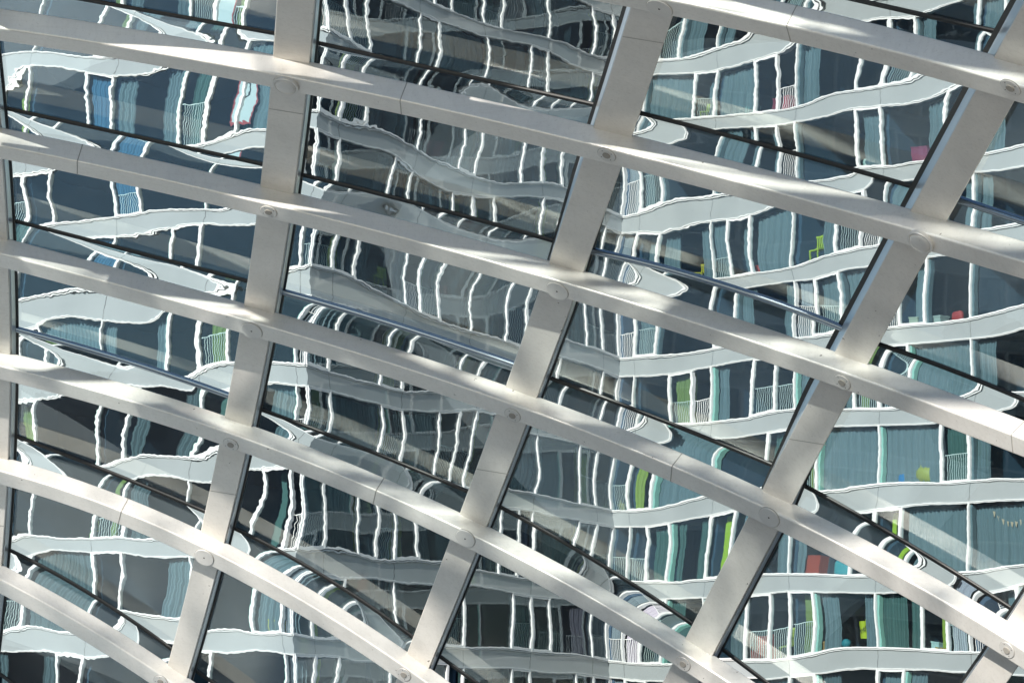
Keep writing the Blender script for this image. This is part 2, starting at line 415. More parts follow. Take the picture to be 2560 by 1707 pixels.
# seams and weld fillets across the rib faces
for i, y in ((1, 272), (1, 1226), (2, 92), (2, 1172), (3, 1097), (0, 1300)):
    mb = MB(); dy = (rr(i, y)-rl(i, y))*0.16
    rows = [[back(rl(i, y+k)+(rr(i, y+k)-rl(i, y+k))*t_, y+k+dy*t_, RIB_D-0.0015) for t_ in (0.02, .25, .5, .75, 0.98)] for k in (-0.8, 0.8)]
    mb.grid(rows); mb.make('weld_seam', [SEAM], ribs[i])
def node_y(i, b, side):
    f_ = rl if side == 0 else rr
    y = 800.0
    for _ in range(40): y = 0.5*y + 0.5*yb(b, f_(i, y))
    return y

# ------------------------------------------------------------------ glass panes
JO = {  # column -> joints from the top, each a polyline in photo pixels; 't' marks the ones with a tube along them
 0: [([(30, -330), (700, -215)], 0), ([q('1', 580, 0), q('1', 1790, 215)], 0), ([q('1', 40, 705), q('1', 1690, 1065)], 0), ([q('1', 95, 1440), q('4', 1595, 390)], 0),
     ([q('4', 130, 722), q('4', 800, 915), q('4', 1490, 1148)], 1), ([q('4', 110, 1410), q('7', 620, 150), q('7', 1350, 450)], 0), ([q('7', 50, 690), q('7', 560, 965), q('7', 1105, 1330)], 0), ([(-30, 1660), (330, 1930)], 0)],
 1: [([(800, -205), (1540, -60)], 0), ([q('1', 2060, 275), q('2', 1730, 685)], 0), ([q('1', 1955, 1135), q('2', 700, 1365), q('2', 1410, 1560)], 0), ([q('4', 1840, 470), q('5', 500, 715), q('5', 1180, 945)], 1),
     ([q('4', 1720, 1240), q('4', 2352, 1480), q('8', 890, 315)], 0), ([q('7', 1565, 570), q('7', 2352, 1020), q('8', 515, 1255)], 0), ([q('7', 1290, 1490), (536, 1707), (950, 1990)], 0)],
 2: [([(1700, -410), (2540, -260)], 0), ([(1700, -100), q('3', 1270, 0), q('3', 2180, 205)], 0), ([q('2', 2010, 735), q('3', 800, 985), q('3', 1620, 1215)], 0), ([q('5', 1690, 205), q('6', 600, 500), q('6', 1150, 705)], 1),
     ([q('5', 1400, 1020), q('6', 0, 1310), q('9', 715, 145)], 0), ([q('8', 1110, 420), q('8', 1750, 785), q('8', 2340, 1170)], 0), ([q('8', 720, 1400), (1194, 1707), (1640, 2010)], 0)],
 3: [([(2560, 60), (3050, 180)], 0), ([q('3', 1940, 1310), q('3', 2352, 1450), (2900, 660)], 1), ([q('6', 1410, 810), q('6', 2352, 1170), (2800, 1110)], 0), ([q('9', 915, 275), q('9', 1600, 660), q('9', 2280, 1085)], 0),
     ([q('9', 365, 1330), q('9', 680, 1568), (2380, 2060)], 0)],
 4: [([(2760, 1300), (3050, 1480)], 0), ([(2420, 1960), (2800, 2250)], 0)],
}
def jy(pts, x):
    if len(pts) == 2:
        (x0, y0), (x1, y1) = pts; return y0 + (y1-y0)*(x-x0)/(x1-x0)
    c = np.polyfit([p[0] for p in pts], [p[1] for p in pts], 2); return float(np.polyval(c, x))
def cross(pts, i, fr):
    """where a joint meets the line at fraction fr across rib i"""
    y = pts[0][1]
    for _ in range(30):
        x = rl(i, y) + (rr(i, y)-rl(i, y))*fr; y = 0.5*y + 0.5*jy(pts, x)
    return x, y
def joint_curve(c, k, n):
    pts = JO[c][k][0]
    xa, _ = cross(pts, c, 0.62)
    xb = cross(pts, c+1, 0.38)[0] if c < 4 else xa + 260
    return [(x, jy(pts, x)) for x in np.linspace(xa, xb, n)]
COLNAME = ['leftmost column of glazing', 'second column of glazing from the left', 'third column of glazing from the left', 'right-hand column of glazing', 'column beyond the last rib']
ORD = ['topmost', 'second', 'third', 'fourth', 'fifth', 'sixth', 'lowest']
pane_i = 0
NG = (40, 22)
for c in JO:
    nrow = len(JO[c])-1
    for k in range(nrow):
        up = joint_curve(c, k, NG[0]); lo = joint_curve(c, k+1, NG[0])
        G = [[None]*NG[0] for _ in range(NG[1])]; NR = [[None]*NG[0] for _ in range(NG[1])]
        for a in range(NG[0]):
            for v_ in range(NG[1]):
                t = v_/(NG[1]-1)
                x = up[a][0] + (lo[a][0]-up[a][0])*t; y = up[a][1] + (lo[a][1]-up[a][1])*t
                if t == 0: y += 1.0
                if t == 1: y -= 1.0
                G[v_][a] = back(x, y, GLASS_D); NR[v_][a] = normal(x, y)
        wid = np.linalg.norm(G[0][-1]-G[0][0]); hei = np.linalg.norm(G[-1][NG[0]//2]-G[0][NG[0]//2])
        mb = MB(); TH = 0.005
        mb.grid(G, 0)
        Bk = [[G[i][j]-NR[i][j]*TH for j in range(NG[0])] for i in range(NG[1])]
        mb.grid([r[::-1] for r in Bk], 1)
        nf = len(mb.f)
        mb.grid([G[0][::-1], Bk[0][::-1]], 2); mb.grid([G[-1], Bk[-1]], 2)
        mb.grid([[r[0] for r in G], [r[0] for r in Bk]], 2); mb.grid([[r[-1] for r in G][::-1], [r[-1] for r in Bk][::-1]], 2)
        wav = [1.0, 0.95, 0.62 if k < 4 else 0.5, 0.38, 0.35][c]*(0.85+0.3*((pane_i*37) % 10)/10)     # how wavy this pane is
        me = mesh('glass_pane', mb.v, mb.f, True, mb.m)
        # orientation: front faces must look at the camera
        nrm = np.array(me.polygons[0].normal); cen = np.array(me.polygons[0].center)-CAM
        if nrm @ cen > 0: me.flip_normals()
        uvl = me.uv_layers.new(name='UVMap'); at = me.attributes.new('dir_along', 'FLOAT_VECTOR', 'POINT'); ad = me.attributes.new('dir_down', 'FLOAT_VECTOR', 'POINT')
        UVv = []; DA = []; DD = []
        n1 = NG[0]*NG[1]
        da = (G[0][-1]-G[0][0])/wid; 
        for face in (0, 1):
            for i in range(NG[1]):
                for j in range(NG[0]):
                    jj = j if face == 0 else NG[0]-1-j
                    UVv.append((wid*jj/(NG[0]-1), hei*i/(NG[1]-1))); DA.append(da)
                    dd = G[min(i+1, NG[1]-1)][jj]-G[max(i-1, 0)][jj]; dd = dd - da*(dd @ da); DD.append(dd/np.linalg.norm(dd))
        while len(UVv) < len(mb.v): UVv.append((0, 0)); DA.append(da); DD.append(DD[0])
        li = np.zeros(len(me.loops), dtype=np.int32); me.loops.foreach_get('vertex_index', li)
        uvl.data.foreach_set('uv', np.array(UVv, dtype=np.float32)[li].ravel())
        at.data.foreach_set('vector', (wav*np.array(DA, dtype=np.float32)).ravel()); ad.data.foreach_set('vector', ((wav+1)/2*wav**0.4*np.array(DD, dtype=np.float32)).ravel())
        # hard edge between face and side walls
        o = link('glass_pane', me, None, [GL_F, GL_B, GL_E])
        lab = f'curved glass pane, {ORD[k] if k < nrow-1 or k == 0 else "lowest"} in the {COLNAME[c]}'
        if c == 4: lab = 'curved glass pane in the lower right corner beyond the last cross rib'
        tag(o, lab, 'glass pane', 'glass panes of the canopy')
        pane_i += 1
        # the black joint under the pane
        cur = joint_curve(c, k+1, 40); mj = MB(); rows = []
        thick = JO[c][k+1][1]
        for j, (x, y) in enumerate(cur):
            P = back(x, y, GLASS_D); n = normal(x, y); x2, y2 = cur[min(j+1, 39)]; x1, y1 = cur[max(j-1, 0)]
            t = back(x2, y2, GLASS_D)-back(x1, y1, GLASS_D); t /= np.linalg.norm(t); d = np.cross(n, t); d = d if d[2] < 0 else -d
            h = 0.0125 + (0.002 if thick else 0)
            rows.append([P-d*h*1.35+n*0.004, P-d*h+n*0.012, P+d*h+n*0.012, P+d*h*1.35+n*0.004, P+d*h*1.35-n*0.002, P-d*h*1.35-n*0.002, P-d*h*1.35+n*0.004])
        mj.grid(rows); g = mj.make('joint_seal', [RUBBER], o, False); recalc(g.data)
        if thick:
            v = []; f = []; m = 14
            for j, (x, y) in enumerate(cur):
                P = back(x, y, GLASS_D); n = normal(x, y); x2, y2 = cur[min(j+1, 39)]; x1, y1 = cur[max(j-1, 0)]
                t = back(x2, y2, GLASS_D)-back(x1, y1, GLASS_D); t /= np.linalg.norm(t); d = np.cross(n, t); d = d if d[2] < 0 else -d
                Cc = P - d*0.042 + n*0.030; rad = 0.023
                for a in range(m): v.append(Cc + (d*math.cos(2*math.pi*a/m) + n*math.sin(2*math.pi*a/m))*rad)
            for j in range(39):
                for a in range(m): f.append((j*m+a, j*m+(a+1) % m, (j+1)*m+(a+1) % m, (j+1)*m+a))
            me = mesh('edge_tube', v, f, True); recalc(me); link('edge_tube', me, o, [TUBE])

# ------------------------------------------------------------------ unseen roof overhead, its extent and panes shaped to shade and sun-patch the beams
fr0 = beam_frames(0, -300, 2900, 9)
fr1 = beam_frames(1, -300, 2900, 9)
TUP = sum(f[3] for f in fr0)/9; TUP /= np.linalg.norm(TUP)
gap = float(np.mean([np.linalg.norm(a[0]-b_[0]) for a, b_ in zip(fr0, fr1)]))
roof = bpy.data.objects.new('shade_roof_grid', None); COL.objects.link(roof); roof.location = (0, 10, 6)
tag(roof, 'unseen silver steel canopy roof overhead, laid out to shade the beams below', 'roof grid')
RINV = Matrix.Translation((0, -10, -6))
for k in (4, 8):
    o = bpy.data.objects.new('roof_beam', beams[0].data); COL.objects.link(o); o.parent = roof
    o.matrix_parent_inverse = RINV; o.location = tuple(TUP*gap*k)
XRIB = [(-840, -735), (rl(0, -250), rr(0, -250)), (rl(1, -250), rr(1, -250)), (rl(2, -250), rr(2, -250)), (rl(3, -250), rr(3, -250)), (rl(3, -250)+800, rl(3, -250)+905)]
for xl, xr in XRIB:
    mb = MB(); rows = []
    for sdist in (0, gap*9.1):
        A = back(xl, -250, RIB_D)+TUP*sdist; Bp = back(xr, -250, RIB_D)+TUP*sdist; n = fr0[4][2]
        rows.append([A, Bp, Bp-n*0.09, A-n*0.09, A])
    mb.grid(rows); o = mb.make('roof_rib', [RIBST], roof); recalc(o.data); o.matrix_parent_inverse = RINV
def plain_pane(P4, name='sun_patch_pane'):
    """flat pane of the roof from four corners (top-left, top-right, bottom-right, bottom-left)"""
    tl, tr_, br, bl_ = P4; da = (tr_-tl)/np.linalg.norm(tr_-tl); dd = bl_-tl; dd = dd-da*(dd @ da); hh = np.linalg.norm(dd); dd = dd/hh; n = np.cross(da, dd)
    if n[2] < 0: n = -n
    mb = MB(); mb.quad(bl_, br, tr_, tl, 0); mb.quad(*[p+n*0.005 for p in (tl, tr_, br, bl_)], 1)
    me = mesh(name, mb.v, mb.f, False, mb.m)
    if me.polygons[0].normal.z > 0: me.flip_normals()
    uvl = me.uv_layers.new(name='UVMap'); at = me.attributes.new('dir_along', 'FLOAT_VECTOR', 'POINT'); ad = me.attributes.new('dir_down', 'FLOAT_VECTOR', 'POINT')
    uvp = [((p-tl) @ da, 0.55+(p-tl) @ dd) for p in (bl_, br, tr_, tl, tl, tr_, br, bl_)]
    for lp in me.loops: uvl.data[lp.index].uv = uvp[lp.vertex_index]
    for i in range(8): at.data[i].vector = da; ad.data[i].vector = dd
    o = link(name, me, roof, [GL_F3, GL_B3]); o.matrix_parent_inverse = RINV  # patchy glass, added to break the sun into patches
nq = fr0[4][2]
for i in range(len(XRIB)-1):
    p0 = back(XRIB[i][1], -250, RIB_D)-nq*0.10; p1 = back(XRIB[i+1][0], -250, RIB_D)-nq*0.10
    for k in range(9):
        s0, s1 = gap*(k+0.32), gap*(k+1.30)
        plain_pane([p0+TUP*s1, p1+TUP*s1, p1+TUP*s0, p0+TUP*s0])
for j, (y0, y1) in enumerate([(-330, -60), (-52, 215), (223, 480), (488, 745), (753, 1000)]):  # unseen sheets further left, added to shade the beam ends
    for xa, xb in ((-1000, -520), (-512, -70)):
        plain_pane([back(xa, y0-30, GLASS_D), back(xb, y0, GLASS_D), back(xb, y1, GLASS_D), back(xa, y1-30, GLASS_D)])

# ------------------------------------------------------------------ unseen ground, its pale and dark areas laid out for bounce light and reflections
def ground_mat(name, base, scale, tile=None):
    m = mat(name, base, 0.75); N, L, b = nodes(m)
    tc = N.new('ShaderNodeTexCoord'); n1 = N.new('ShaderNodeTexNoise'); n1.inputs['Scale'].default_value = scale; n1.inputs['Detail'].default_value = 8
    L.new(tc.outputs['Object'], n1.inputs['Vector'])
    r1 = ramp(N, [(0.3, [c*0.8 for c in base]), (0.7, [c*1.12 for c in base])]); L.new(n1.outputs['Fac'], r1.inputs[0])
    if tile:
        br = N.new('ShaderNodeTexBrick'); br.inputs['Scale'].default_value = 1; br.inputs['Brick Width'].default_value = tile; br.inputs['Row Height'].default_value = tile
        br.inputs['Mortar Size'].default_value = 0.006; br.inputs['Mortar'].default_value = (*[c*0.5 for c in base], 1); br.offset = 0
        L.new(tc.outputs['Object'], br.inputs['Vector']); L.new(r1.outputs[0], br.inputs['Color1']); L.new(r1.outputs[0], br.inputs['Color2'])
        L.new(br.outputs['Color'], b.inputs['Base Color'])
    else: L.new(r1.outputs[0], b.inputs['Base Color'])
    return m
def shade_band_paving():
    """paving with sunlit and shadow streaks painted in as pale and dark bands"""
    m = ground_mat('shade_band_paving', (0.74, 0.80, 0.77), 2.0); N, L, b = nodes(m)
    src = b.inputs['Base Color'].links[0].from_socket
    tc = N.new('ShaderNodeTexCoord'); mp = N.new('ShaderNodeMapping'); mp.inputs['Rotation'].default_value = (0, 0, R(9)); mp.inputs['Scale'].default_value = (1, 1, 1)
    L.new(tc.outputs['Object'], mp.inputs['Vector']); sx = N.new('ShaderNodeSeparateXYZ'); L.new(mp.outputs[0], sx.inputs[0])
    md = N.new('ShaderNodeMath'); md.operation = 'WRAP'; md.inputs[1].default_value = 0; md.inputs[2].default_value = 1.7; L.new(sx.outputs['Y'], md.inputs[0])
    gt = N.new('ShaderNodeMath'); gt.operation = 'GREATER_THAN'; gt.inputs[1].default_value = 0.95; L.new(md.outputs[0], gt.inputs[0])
    mx = N.new('ShaderNodeMix'); mx.data_type = 'RGBA'; L.new(gt.outputs[0], mx.inputs[0]); L.new(src, mx.inputs[6]); mx.inputs[7].default_value = (0.05, 0.053, 0.058, 1)  # dark bands stand in for canopy shadow mirrored in the panes
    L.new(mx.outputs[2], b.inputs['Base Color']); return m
PAVE = ground_mat('platform_paving', (0.43, 0.395, 0.335), 3.0, 0.6)
ASPH = ground_mat('street_paving', (0.055, 0.06, 0.07), 0.5)
mb = MB()
for x0, x1, y0, y1 in ((-60, 60, -60, 15.5),):
    mb.hexa([(x0, y0, -0.5), (x1, y0, -0.5), (x1, y1, -0.5), (x0, y1, -0.5), (x0, y0, 0), (x1, y0, 0), (x1, y1, 0), (x0, y1, 0)])
tag(mb.make('platform', [PAVE]), None, None, None, 'structure')
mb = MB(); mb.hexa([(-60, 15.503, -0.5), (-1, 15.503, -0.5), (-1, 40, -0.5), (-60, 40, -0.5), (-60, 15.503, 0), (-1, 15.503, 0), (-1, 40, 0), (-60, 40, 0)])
tag(mb.make('pavement', [shade_band_paving()]), None, None, None, 'structure')
mb = MB(); mb.hexa([(-0.997, 15.503, -0.7), (60, 15.503, -0.7), (60, 40, -0.7), (-0.997, 40, -0.7), (-0.997, 15.503, -0.12), (60, 15.503, -0.12), (60, 40, -0.12), (-0.997, 40, -0.12)])
tag(mb.make('dark_ground', [ASPH]), None, None, None, 'structure')
mb = MB(); mb.quad((-900, -900, -12), (900, -900, -12), (900, 900, -12), (-900, 900, -12))
tag(mb.make('ground', [ASPH]), None, None, None, 'structure')
exec_building = True

# ------------------------------------------------------------------ apartment building behind the glass
H = 2.9; Z0 = 6.983
PANEL = mat('grey_glass_panel', (0.43, 0.50, 0.54), 0.28); PANEL.node_tree.nodes['Principled BSDF'].inputs['Coat Weight'].default_value = 0.9
PANEL.node_tree.nodes['Principled BSDF'].inputs['Coat Roughness'].default_value = 0.02
N, L, b_ = nodes(PANEL); tc = N.new('ShaderNodeTexCoord'); nz = N.new('ShaderNodeTexNoise'); nz.inputs['Scale'].default_value = 0.6; nz.inputs['Detail'].default_value = 4
L.new(tc.outputs['Object'], nz.inputs['Vector']); rp = ramp(N, [(0.3, (0.255, 0.275, 0.282)), (0.7, (0.295, 0.316, 0.324))]); L.new(nz.outputs['Fac'], rp.inputs[0]); L.new(rp.outputs[0], b_.inputs['Base Color'])
WHITE = mat('white_frame', (0.62, 0.62, 0.62), 0.4)
JOINT = mat('dark_joint', (0.04, 0.045, 0.05), 0.7)
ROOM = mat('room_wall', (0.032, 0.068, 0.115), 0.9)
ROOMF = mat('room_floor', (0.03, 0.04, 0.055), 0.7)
def cloth_mat(name, base):
    m = mat(name, base, 0.9); return m
CURT = {'grey': cloth_mat('grey_blue_curtain', (0.135, 0.18, 0.21)), 'dark': cloth_mat('dark_curtain', (0.09, 0.12, 0.14)), 'green': cloth_mat('lime_curtain', (0.27, 0.34, 0.05)),
        'olive': cloth_mat('olive_curtain', (0.17, 0.22, 0.06)), 'blue': cloth_mat('blue_curtain', (0.05, 0.14, 0.25)), 'lilac': cloth_mat('lilac_curtain', (0.42, 0.38, 0.45)), 'teal': cloth_mat('teal_curtain', (0.06, 0.12, 0.115))}
MINT = mat('mint_edge', (0.36, 0.60, 0.52), 0.5)
RAIL = mat('white_rail', (0.75, 0.75, 0.75), 0.4)
LIME = mat('lime_door', (0.36, 0.50, 0.03), 0.6)
def thin_glass(name):
    m = bpy.data.materials.new(name); m.use_nodes = True; N, L = m.node_tree.nodes, m.node_tree.links
    N.remove(N['Principled BSDF'])
    tr = N.new('ShaderNodeBsdfTransparent'); tr.inputs[0].default_value = (0.79, 0.92, 0.94, 1)
    gl = N.new('ShaderNodeBsdfGlossy'); gl.inputs['Roughness'].default_value = 0.0; gl.inputs[0].default_value = (0.74, 0.90, 1, 1)
    fr = N.new('ShaderNodeFresnel'); fr.inputs[0].default_value = 1.75
    mx = N.new('ShaderNodeMixShader'); L.new(fr.outputs[0], mx.inputs[0]); L.new(tr.outputs[0], mx.inputs[1]); L.new(gl.outputs[0], mx.inputs[2])
    L.new(mx.outputs[0], N['Material Output'].inputs[0])
    return m
WGLASS = thin_glass('window_glass')
bld = bpy.data.objects.new('apartment_building', None); COL.objects.link(bld); bld.location = (0, 110, -12)
tag(bld, 'pale grey apartment block with zigzag facade, ribbon windows and white frames behind the glass canopy', 'building')
BINV = Matrix.Translation((0, -110, 12))
def bpart(mb, name, mats, parent=None, smooth=False):
    o = mb.make(name, mats, parent or bld, smooth)
    if parent is None: o.matrix_parent_inverse = BINV
    return o
A_ = np.array([-6.747, 99.918]); B_ = np.array([4.113, 115.844]); L_ = np.array([-17.298, 106.857]); E_ = np.array([15.875, 102.164])
class Wing:
    def __init__(s, o, d, n, length, bays):
        s.o, s.d, s.n, s.len, s.bays = o, d, n, length, bays
    def p(s, a, out, z): c = s.o + s.d*a + s.n*out; return (c[0], c[1], z)
    def box(s, mb, a0, a1, o0, o1, z0, z1, mi=0):
        mb.hexa([s.p(a0, o0, z0), s.p(a1, o0, z0), s.p(a1, o1, z0), s.p(a0, o1, z0), s.p(a0, o0, z1), s.p(a1, o0, z1), s.p(a1, o1, z1), s.p(a0, o1, z1)], mi)
def unit(v): return v/np.linalg.norm(v)
dl = unit(L_-A_); dm = unit(B_-A_); dr = unit(E_-B_)
lm = float(np.linalg.norm(B_-A_))
left = Wing(A_, dl, np.array([-0.5500, -0.8352]), 34, [0.46] + [4.2]*8)
left.n = unit(np.array([dl[1], -dl[0]])); left.n = left.n if left.n[1] < 0 else -left.n
mid = Wing(A_, dm, None, lm, [1.25] + [4.2]*4 + [lm-1.25-16.8]); mid.n = np.array([dm[1], -dm[0]]); mid.n = mid.n if mid.n[1] < 0 else -mid.n
right = Wing(B_, dr, None, 32, [0.95] + [4.2]*7); right.n = np.array([dr[1], -dr[0]]); right.n = right.n if right.n[1] < 0 else -right.n
WINGS = [('left', left), ('mid', mid), ('right', right)]
K0, K1 = -3, 12
WZ0, WZ1 = 0.356, H-0.344           # window opening above a band centre
wcount = 0; extra = MB(); extra_g = MB()
def pleats(W, mb, a0, a1, out, z0, z1, per, amp, rnd, mi=0):
    n = max(6, int((a1-a0)/per*8)); lo = []; hi = []
    ph = rnd.random()*6; 
    for i in range(n+1):
        t = a0 + (a1-a0)*i/n
        w_ = math.sin(2*math.pi*t/per + ph + 1.3*math.sin(t*3.1+ph)) + 0.5*math.sin(2*math.pi*t/per*0.47+ph*2)
        o_ = out + amp*w_
        lo.append(W.p(t + 0.03*math.sin(t*9+ph), o_*1.0, z0)); hi.append(W.p(t, out + amp*w_*0.6, z1))
    mb.grid([lo, hi], mi)
def window_unit(W, a0, a1, k, rnd, as_part, wing):
    global wcount
    z0 = Z0 + H*k + WZ0; z1 = Z0 + H*k + WZ1
    fr = MB(); gl = MB(); pieces = []; rl_ = MB()
    ln = a1-a0
    if ln < 1.0: kinds = [('n', ln)]
    elif ln < 1.6: kinds = [('N', ln)]
    elif ln < 3.5: kinds = [('W', ln)]
    else:
        c = rnd.random()*(0.62 if wing == 'left' else 1); Wd = ln-1.25
        if c < .36: kinds = [('W', Wd), ('N', 1.25)]
        elif c < .66: kinds = [('N', 1.25), ('W', Wd)]
        elif c < .84: kinds = [('W', Wd-0.9), ('N', 1.2), ('n', 0.95)]
        else: kinds = [('n', 0.95), ('N', 1.2), ('W', Wd-0.9)]
        if wing == 'left': kinds = kinds[::-1]
    def pl(a0_, a1_, out, z0_, z1_, per, amp, rnd_, tone_):
        mb = MB(); pleats(W, mb, a0_, a1_, out, z0_, z1_, per, amp*1.5, rnd_); pieces.append(('curtain', mb, cmats[tone_], True))
    def strip(name, a0_, a1_, o0, o1, z0_, z1_, tone_):
        mb = MB(); W.box(mb, a0_, a1_, o0, o1, z0_, z1_); pieces.append((name, mb, cmats[tone_], False))
    a = a0; cmats = [CURT[c] for c in ('grey', 'dark', 'green', 'olive', 'blue', 'lilac', 'teal')] + [MINT, LIME]
    fb = 0.035
    for kd, wd in kinds:
        b0, b1 = a, a+wd; a = b1
        # outer mullions: half each side, proud of the glass
        W.box(fr, b0, b0+fb, -0.10, 0.045, z0, z1); W.box(fr, b1-fb+0.002, b1-0.001, -0.10, 0.045, z0, z1)
        W.box(fr, b0+fb, b1-fb, -0.10, 0.03, z0, z0+0.028); W.box(fr, b0+fb, b1-fb, -0.10, 0.03, z1-0.028, z1)
        i0, i1, y0, y1 = b0+fb, b1-fb, z0+0.028, z1-0.028
        if kd == 'N':
            cw = 0.05
            W.box(fr, i0, i0+cw, -0.06, 0.038, y0, y1); W.box(fr, i1-cw, i1, -0.06, 0.038, y0, y1)
            W.box(fr, i0+cw, i1-cw, -0.06, 0.038, y0, y0+cw); W.box(fr, i0+cw, i1-cw, -0.06, 0.038, y1-cw, y1)
            i0 += cw; i1 -= cw; y0 += cw; y1 -= cw
        opened = kd == 'n' and rnd.random() < .65
        if not opened:
            gl.quad(*[W.p(*t_) for t_ in (((i0, -0.03, y0), (i1, -0.03, y0), (i1, -0.03, y1), (i0, -0.03, y1)) if wing != 'left' else ((i0, -0.03, y1), (i1, -0.03, y1), (i1, -0.03, y0), (i0, -0.03, y0)))])
        if kd in 'Nn' and rnd.random() < ((0.62 if kd == 'N' else 1.0) if wing != 'left' else 0.35):
            rz = y0+0.95; ro = -0.11
            W.box(rl_, i0, i1, ro-0.02, ro, rz-0.025, rz)
            nb = int((i1-i0)/0.095)
            for j in range(1, nb): W.box(rl_, i0+(i1-i0)*j/nb-0.008, i0+(i1-i0)*j/nb+0.008, ro-0.016, ro, y0, rz-0.025)
        # curtains
        cz0, cz1 = z0+0.02, z1-0.10; r = rnd.random() if wing != 'left' or rnd.random() < .4 else .95
        if kd == 'W':
            tone = 0 if rnd.random() < (.8 if wing != 'mid' else .55) else (1 if rnd.random() < .5 else 6)
            if r < .22: pl(i0+.1, i1-.03, -0.28, cz0, cz1, 0.16, 0.035, rnd, tone)
            elif r < .52: pl(i0+.12, i0+rnd.uniform(.55, 1.1), -0.28, cz0, cz1, 0.13, 0.04, rnd, tone); pl(i1-rnd.uniform(.4, .8), i1-.03, -0.28, cz0, cz1, 0.13, 0.04, rnd, tone)
            elif r < .72: pl(i1-rnd.uniform(.5, 1.2), i1-.03, -0.28, cz0, cz1, 0.13, 0.04, rnd, tone)
            elif r < .86: pl(i0+.12, i0+rnd.uniform(.5, 1.1), -0.28, cz0, cz1, 0.13, 0.04, rnd, tone)
            if rnd.random() < .75: strip('reveal', i0+.005, i0+.09, -0.24, -0.05, z0+.02, z1-.07, 7)
        elif kd == 'N':
            if r < .30: pl(i0+.05, i0+rnd.uniform(.35, .9)*(i1-i0), -0.30, cz0, cz1, 0.12, 0.035, rnd, rnd.choice([2, 3, 3, 6] if wing != 'right' else [2, 2, 3, 3]))
            elif r < .55: strip('door_leaf', i0+(i1-i0)*rnd.uniform(.3, .5), i0+(i1-i0)*rnd.uniform(.56, .68), -0.45, -0.40, z0, cz1, rnd.choice([8, 2, 3] if wing != 'left' else [3, 6, 3]))
            elif r < .75: pl(i0+.02, i1-.02, -0.30, cz0, cz1, 0.13, 0.035, rnd, rnd.choice([0, 3, 6, 2]))
            if wing == 'left' and k in (4, 5, 6) and 6 < b0 < 10: pl(i0, i1, -0.22, cz0, cz1, 0.12, 0.03, rnd, 4)
        elif r < .3: pl(i0, i0+(i1-i0)*.7, -0.2, cz0, cz1, 0.10, 0.03, rnd, 5)
    if as_part:
        o = bpart(fr, 'window', [WHITE]); wcount += 1
        if gl.f: gl.make('pane', [WGLASS], o)
        for nm, mb, mt, sm in pieces: mb.make(nm, [mt], o, sm)
        if rl_.f: rl_.make('railing', [RAIL], o)
    else:
        for src, mi in ((fr, 0), (gl, 1), (rl_, 0)):
            n0 = len(extra.v); extra.v += src.v
            for f in src.f: extra.f.append(tuple(n0+i for i in f)); extra.m.append(mi)
        for nm, mb, mt, sm in pieces:
            n0 = len(extra.v); extra.v += mb.v
            for f in mb.f: extra.f.append(tuple(n0+i for i in f)); extra.m.append(2)
for wi, (wname, W) in enumerate(WINGS):
    edges = [0.0]
    for b in W.bays: edges.append(edges[-1]+b)
    a_end = edges[-1]
    for k in range(K0, K1+1):
        zc = Z0 + H*k
        # the spandrel band: panel, dark joints, white sills
        pb = MB(); tb = MB()
        e0, e1 = 0.0, a_end
        W.box(pb, e0, e1, -0.30, 0.0, zc-0.31, zc+0.28, 0)
        for e in edges[1:-1]: W.box(pb, e-0.009, e+0.009, -0.01, 0.003, zc-0.308, zc+0.278, 1)
        W.box(tb, e0, e1, -0.25, 0.05, zc+0.282, zc+0.306, 0); W.box(tb, e0, e1, -0.25, 0.01, zc+0.306, zc+0.326, 1); W.box(tb, e0, e1, -0.25, 0.065, zc+0.326, zc+0.354, 0)
        W.box(tb, e0, e1, -0.25, 0.05, zc-0.342, zc-0.312, 0)
        po = bpart(pb, 'spandrel_band', [PANEL, JOINT]); tb.make('sill', [WHITE, JOINT], po)
        # rooms: slab and party walls
        rb = MB()
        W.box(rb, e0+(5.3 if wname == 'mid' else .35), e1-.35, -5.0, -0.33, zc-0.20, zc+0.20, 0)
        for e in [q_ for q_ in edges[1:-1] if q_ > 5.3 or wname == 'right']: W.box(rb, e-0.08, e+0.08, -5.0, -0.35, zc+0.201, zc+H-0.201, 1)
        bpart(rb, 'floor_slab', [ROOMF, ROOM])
        if k < K1:
            rnd = random.Random(wi*100+k*7+3)
            for j in range(len(W.bays)):
                vis = -1 <= k <= 8 and ((wname == 'left' and j <= 4) or wname == 'mid' or (wname == 'right' and j <= 4))
                window_unit(W, edges[j]+.001, edges[j+1]-.001, k, random.Random(wi*1000+k*31+j*7+1), vis and W.bays[j] > 2 and wcount < 100, wname)
    # back wall
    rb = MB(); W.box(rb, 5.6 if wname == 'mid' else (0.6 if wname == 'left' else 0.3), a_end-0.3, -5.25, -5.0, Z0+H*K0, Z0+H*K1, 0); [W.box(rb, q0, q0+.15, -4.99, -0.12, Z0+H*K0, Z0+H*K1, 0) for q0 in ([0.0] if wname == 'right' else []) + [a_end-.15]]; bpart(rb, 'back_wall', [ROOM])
if extra.f:
    o = bpart(extra, 'window', [WHITE, WGLASS, CURT['grey']]); o['kind'] = 'stuff'
rb = MB()
for W in (left, mid, right):
    ae = sum(W.bays); W.box(rb, 0, ae, -5.3, 0.03, Z0+H*K1+0.39, Z0+H*K1+0.75)
    W.box(rb, 0, ae, -5.3, -0.1, -12, Z0+H*K0-0.4)
bpart(rb, 'parapet', [PANEL])

